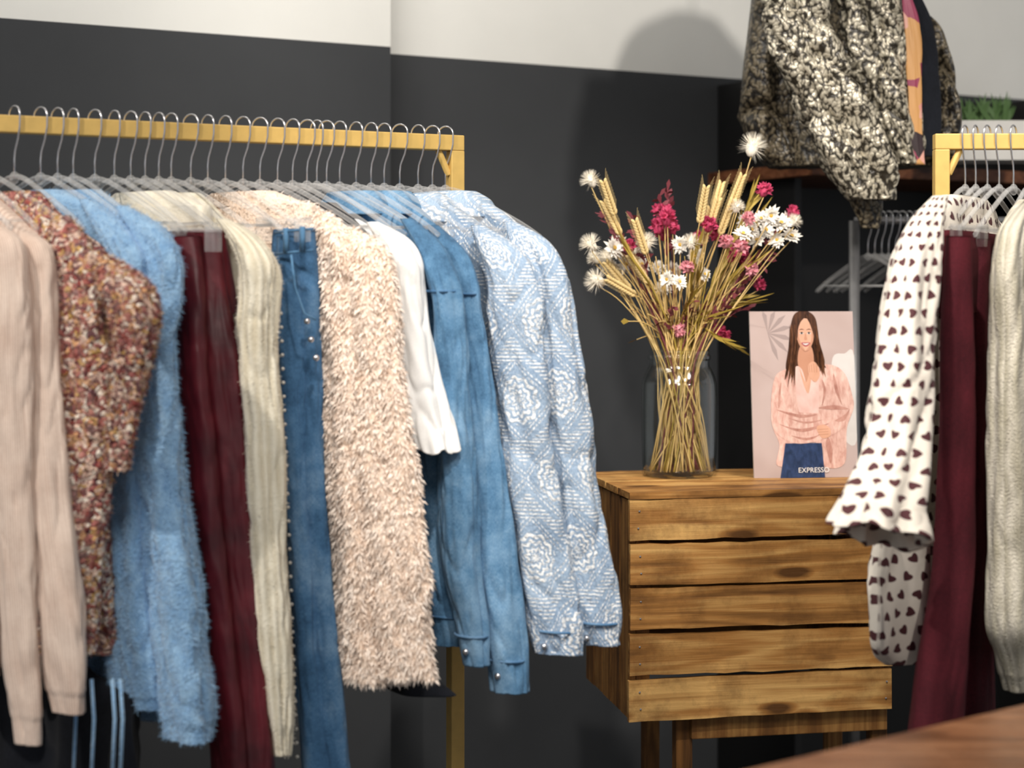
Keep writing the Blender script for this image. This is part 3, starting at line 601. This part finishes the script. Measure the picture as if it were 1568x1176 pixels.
for k in range(7):
    a=math.radians(-100+k*28); poly([(30,34),(30+30*math.cos(a-.12),34+30*math.sin(a-.12)),(30+44*math.cos(a),36+44*math.sin(a)),(30+28*math.cos(a+.14),34+28*math.sin(a+.14))],2*e,1,mb,False)
poly([(140,72),(160,66),(177,70),(177,200),(150,190),(138,120)],2*e,2,mb)
poly([(74,8),(84,0),(100,0),(112,10),(116,30),(118,52),(126,78),(120,98),(112,84),(70,88),(70,112),(61,102),(59,84),(64,60),(68,30)],3*e,3,mb)
rp=random.Random(4)
poly([(85,54),(103,54),(107,82),(96,118),(80,84)],4*e,13,mb)
poly([(40,102),(58,90),(78,88),(96,128),(112,88),(140,84),(160,98),(170,126),(173,150),(160,182),(154,236),(120,240),(114,206),(62,206),(58,236),(38,236),(44,206),(34,180),(32,140)],5*e,6,mb)
poly([(74,92),(86,90),(96,120),(104,94),(114,96),(112,158),(100,162),(80,160)],6*e,8,mb)
poly([(82,88),(92,110),(98,96),(104,84),(97,126),(89,116)],7*e,5,mb)
poly([(54,204),(116,204),(120,257),(44,257)],5.5*e,9,mb,False)
poly([(34,150),(60,154),(110,158),(150,150),(168,150),(160,176),(120,198),(70,204),(36,184)],7*e,6,mb)
for k in range(18):
    x=62+rp.uniform(-3,12); poly([(x+8,20),(x+6,50),(x+1,76),(x-2+rp.uniform(-4,4),106+rp.uniform(-8,14)),(x+3,82),(x+8,50)],7.2*e,4 if k%2 else 3,mb)
for k in range(16):
    x=112+rp.uniform(-4,8); poly([(x-6,22),(x-2,48),(x+5,74),(x+6+rp.uniform(-3,5),96+rp.uniform(-8,8)),(x+2,78),(x-4,50)],7.2*e,4 if k%2 else 3,mb)
for q in([(40,152),(80,160),(110,160),(80,165)],[(44,174),(80,182),(130,174),(84,187)],[(50,110),(47,140),(44,150),(45,126)],[(140,96),(149,130),(153,146),(141,120)],[(112,150),(140,146),(164,152),(140,153)],[(128,196),(134,216),(130,236),(123,206)],[(120,106),(122,124),(118,148),(126,124)],[(60,165),(90,171),(120,168),(90,174)],[(140,170),(158,160),(166,152),(156,170)],[(64,192),(90,196),(112,192),(90,200)]): poly(q,8*e,7,mb)
poly([(108,180),(120,176),(131,182),(130,194),(116,196)],9*e,5,mb)
for k in range(3): poly([(110,183+k*4),(128,182+k*4),(128,183+k*4),(110,184+k*4)],9.5*e,13,mb,False)
poly([(97,84),(106,78),(114,86),(116,100),(108,110),(98,100)],9*e,5,mb)
for k in range(4): poly([(98+k*4,84-k),(99+k*4,83-k),(99.5+k*4.2,95),(98.5+k*4,95)],10*e,13,mb,False)
poly([(80,20),(87,12),(99,12),(106,20),(108,34),(104,50),(99,59),(93.5,62),(88,59),(82,50),(78,34)],8*e,5,mb)
poly([(78,34),(82,50),(89,60),(93,62),(88,53),(83,42),(81,30)],8.5*e,13,mb); poly([(108,30),(107,46),(100,59),(93,62),(98,56),(103,46),(105,36)],8.5*e,13,mb)
poly([(77,38),(79,16),(92,5),(96,7),(87,16),(82,27),(80,42)],9*e,3,mb); poly([(94,5),(106,12),(111,30),(111,48),(107,34),(102,19)],9*e,3,mb)
for x in(87.5,100):
    poly([(x-3.6,34.4),(x,32.6),(x+3.6,34.2),(x,35.8)],10*e,2,mb); poly([(x-1.6,34),(x,32.6),(x+1.6,34),(x,35.7)],10.5*e,10,mb); poly([(x-4,33.8),(x,31.9),(x+4,33.6),(x,33)],11*e,10,mb,False); poly([(x-4.6,29.2),(x,27.2),(x+4.6,28.8),(x,28.4)],10*e,3,mb)
poly([(93.4,35),(94.8,35),(96.6,43.4),(94.2,44.8),(91.6,43.4)],9.5*e,13,mb); poly([(86.5,49),(94,48.4),(101.5,48.8),(98.5,53.2),(94,54.8),(89.5,53.2)],10*e,11,mb); poly([(88.5,49.9),(94,49.9),(99.5,49.7),(94,52.8)],10.5*e,2,mb)
mparts.append(mb.build('printed_cover',cm,smooth=False,origin=mo))
tx=bpy.data.curves.new('cover_title','FONT'); tx.body='EXPRESSO'; tx.size=.0135; tx.materials.append(cm[12]); to=bpy.data.objects.new('cover_title',tx); sc.collection.objects.link(to)
to.rotation_euler=(Rm@Matrix.Rotation(math.radians(90),3,'X')).to_euler(); to.location=mp(74,249,.003); mparts.append(to)
group('magazine',mparts,mo)

# ---------------------------------------------------------------- hanging metallic jacket
pj=Pl(ipt(1300,0,3.6).xy,(1,.12)); jo=Vector((pj.H.x,pj.H.y,2.0)); parts=[]
mb=MB(); body(mb,pj,[(1330,1250,-190),(1370,1190,-150),(1400,1160,-70),(1410,1154,0),(1436,1147,60),(1452,1143,120),(1459,1145,190),(1455,1165,235),(1430,1190,256)],amp=.045,k=24,t0=.05,t1=.08,seed=2,mi=0,n=140,seg=160); parts.append(mb.build('jacket_body',[M['leopardshade']],origin=jo))
LK=dict(wr=.16,folds=.16,nf=4,rg=.38)
mb=MB(); tube(mb,pj,[(1218,-150,60),(1212,-60,90),(1218,0,100),(1240,80,104),(1270,160,106),(1306,225,110),(1326,270,90),(1334,306,66)],off=.15,seed=4,**LK); parts.append(mb.build('left_sleeve',[M['leopard']],origin=jo))
mb=MB(); tube(mb,pj,[(1312,-150,60),(1324,-40,90),(1342,60,92),(1356,140,84),(1376,210,70),(1386,252,50)],off=.10,seed=9,**LK); parts.append(mb.build('right_sleeve',[M['leopard']],origin=jo))
mb=MB(); tube(mb,pj,[(1318,270,54),(1324,310,44),(1332,350,24)],off=.1,wr=.1,seed=1,n=30); parts.append(mb.build('dark_cuff',[M['leopardshade']],origin=jo))
mb=MB(); tube(mb,pj,[(1385,-20,10),(1396,40,22),(1400,110,20),(1402,190,18),(1408,252,14)],off=.125,wr=.2,seed=6,n=40,flat=.4); parts.append(mb.build('floral_lining',[M['floral']],origin=jo))
mb=MB(); tube(mb,pj,[(1396,-20,14),(1414,40,26),(1422,110,28),(1426,190,28),(1424,240,20)],off=.105,wr=.1,seed=6,n=40,flat=.6); parts.append(mb.build('black_lining',[M['dark']],origin=jo))
mb=MB(); tp=pj.pt(1290,-190,0); sweep(mb,[tp-Vector((0,0,.02)),Vector((tp.x,tp.y,2.999))],.003,8); parts.append(mb.build('ceiling_hook',[M['chrome']],origin=jo))
group('metallic_jacket',parts,jo)

# ---------------------------------------------------------------- shelving behind, niche shade as black panels
sh=MB(); wa=math.atan2(dA.y,dA.x); Rw=rz(wa); Bw=A1+nA*.1
def wallx(px):
    k=(px-CX)/F; s=(k*Bw.y-Bw.x)/(dA.x-k*dA.y); return Bw+dA*s
w0=wallx(1098); toz=CZ+.53
def wp(s,q,z): p=w0+dA*s-nA*q; return Vector((p.x,p.y,z))
boxmb(sh,wp(.475,.012,toz/2),(.95,.02,toz-.002),Rw,0)
boxmb(sh,wp(.01,.17,toz/2),(.02,.3,toz-.002),Rw,0); boxmb(sh,wp(.94,.17,toz/2),(.02,.3,toz-.002),Rw,0)
for z in(.75,.1): boxmb(sh,wp(.475,.17,z),(.915,.29,.02),Rw,0)
boxmb(sh,wp(.475,.22,CZ+.29),(1.02,.42,.03),Rw,1)
sh.build('shelving_unit',[M['black'],M['shelfwood']],smooth=False,origin=wp(.475,.17,0),bevel=.001)
cr_=MB(); pa=ipt(1308,340,3.75); rl=CZ+(450-338)/F*3.75; sweep(cr_,[Vector((pa.x,pa.y,.0)),Vector((pa.x,pa.y,rl))],.012,12,0)
sweep(cr_,[Vector((pa.x,pa.y,rl)),Vector((pa.x+.5,pa.y-.02,rl))],.008,10,0)
sweep(cr_,[Vector((pa.x-.25,pa.y+.0,.012)),Vector((pa.x+.3,pa.y,.012))],.01,10,0); sweep(cr_,[Vector((pa.x+.5,pa.y-.02,.0)),Vector((pa.x+.5,pa.y-.02,rl))],.01,10,0)
cr_.build('chrome_clothes_rack',[plain('dull_steel','8a8a8c',.4,.7)],origin=pa)
for i in range(9):
    x=pa.x+.03+i*.015; put_hanger((x,pa.y-.003*i/7),math.radians(-60)+random.uniform(-.15,.15),rl+.005)
pp=ipt(1505,262,3.95); pp.z=CZ+.3055; mb=MB()
boxmb(mb,pp+Vector((.02,0,.045)),(.24,.12,.09),None,0)
rp=random.Random(5)
for i in range(90):
    st=pp+Vector((rp.uniform(-.06,.06),rp.uniform(-.03,.03),.085)); d=Vector((rp.uniform(-.8,.8),rp.uniform(-.5,.5),1)).normalized(); sd=d.cross(Vector((0,1,0))).normalized(); l=rp.uniform(.03,.08)
    mb.add([st-sd*.003,st+sd*.003,st+d*l*.5+sd*.005,st+d*l*.5-sd*.005,st+d*l],[(0,1,2,3),(3,2,4)],1)
mb.build('potted_plant',[flat('white_planter','e4e2de',.5),flat('green_leaf','4c6b3a',.6)],smooth=False,origin=pp)

# ---------------------------------------------------------------- foreground table
mb=MB(); p0=ipt(1140,1176,1.62).xy; p1=ipt(1568,1075,1.88).xy; dt=(p1-p0).normalized(); nt_=Vector((dt.y,-dt.x)); st=p0-dt*.28; TL=1.2; TD=.7; c=st+dt*(TL/2)+nt_*(TD/2); Rt=rz(math.atan2(dt.y,dt.x)); TZ=CZ-.45
boxmb(mb,(c.x,c.y,TZ-.02),(TL,TD,.04),Rt,0)
for a in(-1,1):
    for b in(-1,1):
        q=c+dt*a*(TL/2-.06)+nt_*b*(TD/2-.06); boxmb(mb,(q.x,q.y,(TZ-.04)/2),(.06,.06,TZ-.04),Rt,0)
mb.build('wooden_table',[M['table']],smooth=False,bevel=.006,origin=Vector((c.x,c.y,0)))

# ---------------------------------------------------------------- lights
def area(name,loc,tgt,size,en,col=(1,.95,.88)):
    l=bpy.data.lights.new(name,'AREA'); l.size=size; l.energy=en; l.color=col; o=bpy.data.objects.new(name,l); o.location=loc; o.rotation_euler=(Vector(tgt)-Vector(loc)).to_track_quat('-Z','Y').to_euler(); sc.collection.objects.link(o)
def spot(name,loc,tgt,en,ang,blend=.5,r=.04,col=(1,.93,.84)):
    l=bpy.data.lights.new(name,'SPOT'); l.energy=en; l.spot_size=math.radians(ang); l.spot_blend=blend; l.shadow_soft_size=r; l.color=col; o=bpy.data.objects.new(name,l); o.location=loc; o.rotation_euler=(Vector(tgt)-Vector(loc)).to_track_quat('-Z','Y').to_euler(); sc.collection.objects.link(o)
area('ceiling_panel_light',(-.3,.6,2.9),(-.2,2.6,1.0),.8,38)
spot('track_spot_left',(-1.5,1.0,2.85),(-.4,2.5,1.1),120,60)
spot('track_spot_centre',(.1,1.3,2.85),(.35,3.1,1.1),125,50)
spot('track_spot_right',(1.35,1.7,2.8),(.7,3.8,1.9),130,70,r=.06)
spot('track_spot_side',(1.0,.9,2.85),(.75,2.6,1.1),60,50)
area('wall_wash_light',(-.6,2.9,2.92),(-.4,4.0,2.2),.5,13)
w=bpy.data.worlds.new('World'); sc.world=w; w.use_nodes=True; w.node_tree.nodes['Background'].inputs[0].default_value=(.95,.97,1,1); w.node_tree.nodes['Background'].inputs[1].default_value=.42
cam=bpy.data.cameras.new('camera'); co=bpy.data.objects.new('camera',cam); sc.collection.objects.link(co); co.location=(0,0,CZ); co.rotation_euler=(math.radians(90),0,0)
cam.lens=60; cam.sensor_width=36; cam.shift_y=-(588-HY)/1568; cam.clip_start=.05
cam.dof.use_dof=True; cam.dof.focus_distance=2.85; cam.dof.aperture_fstop=3.2
sc.camera=co
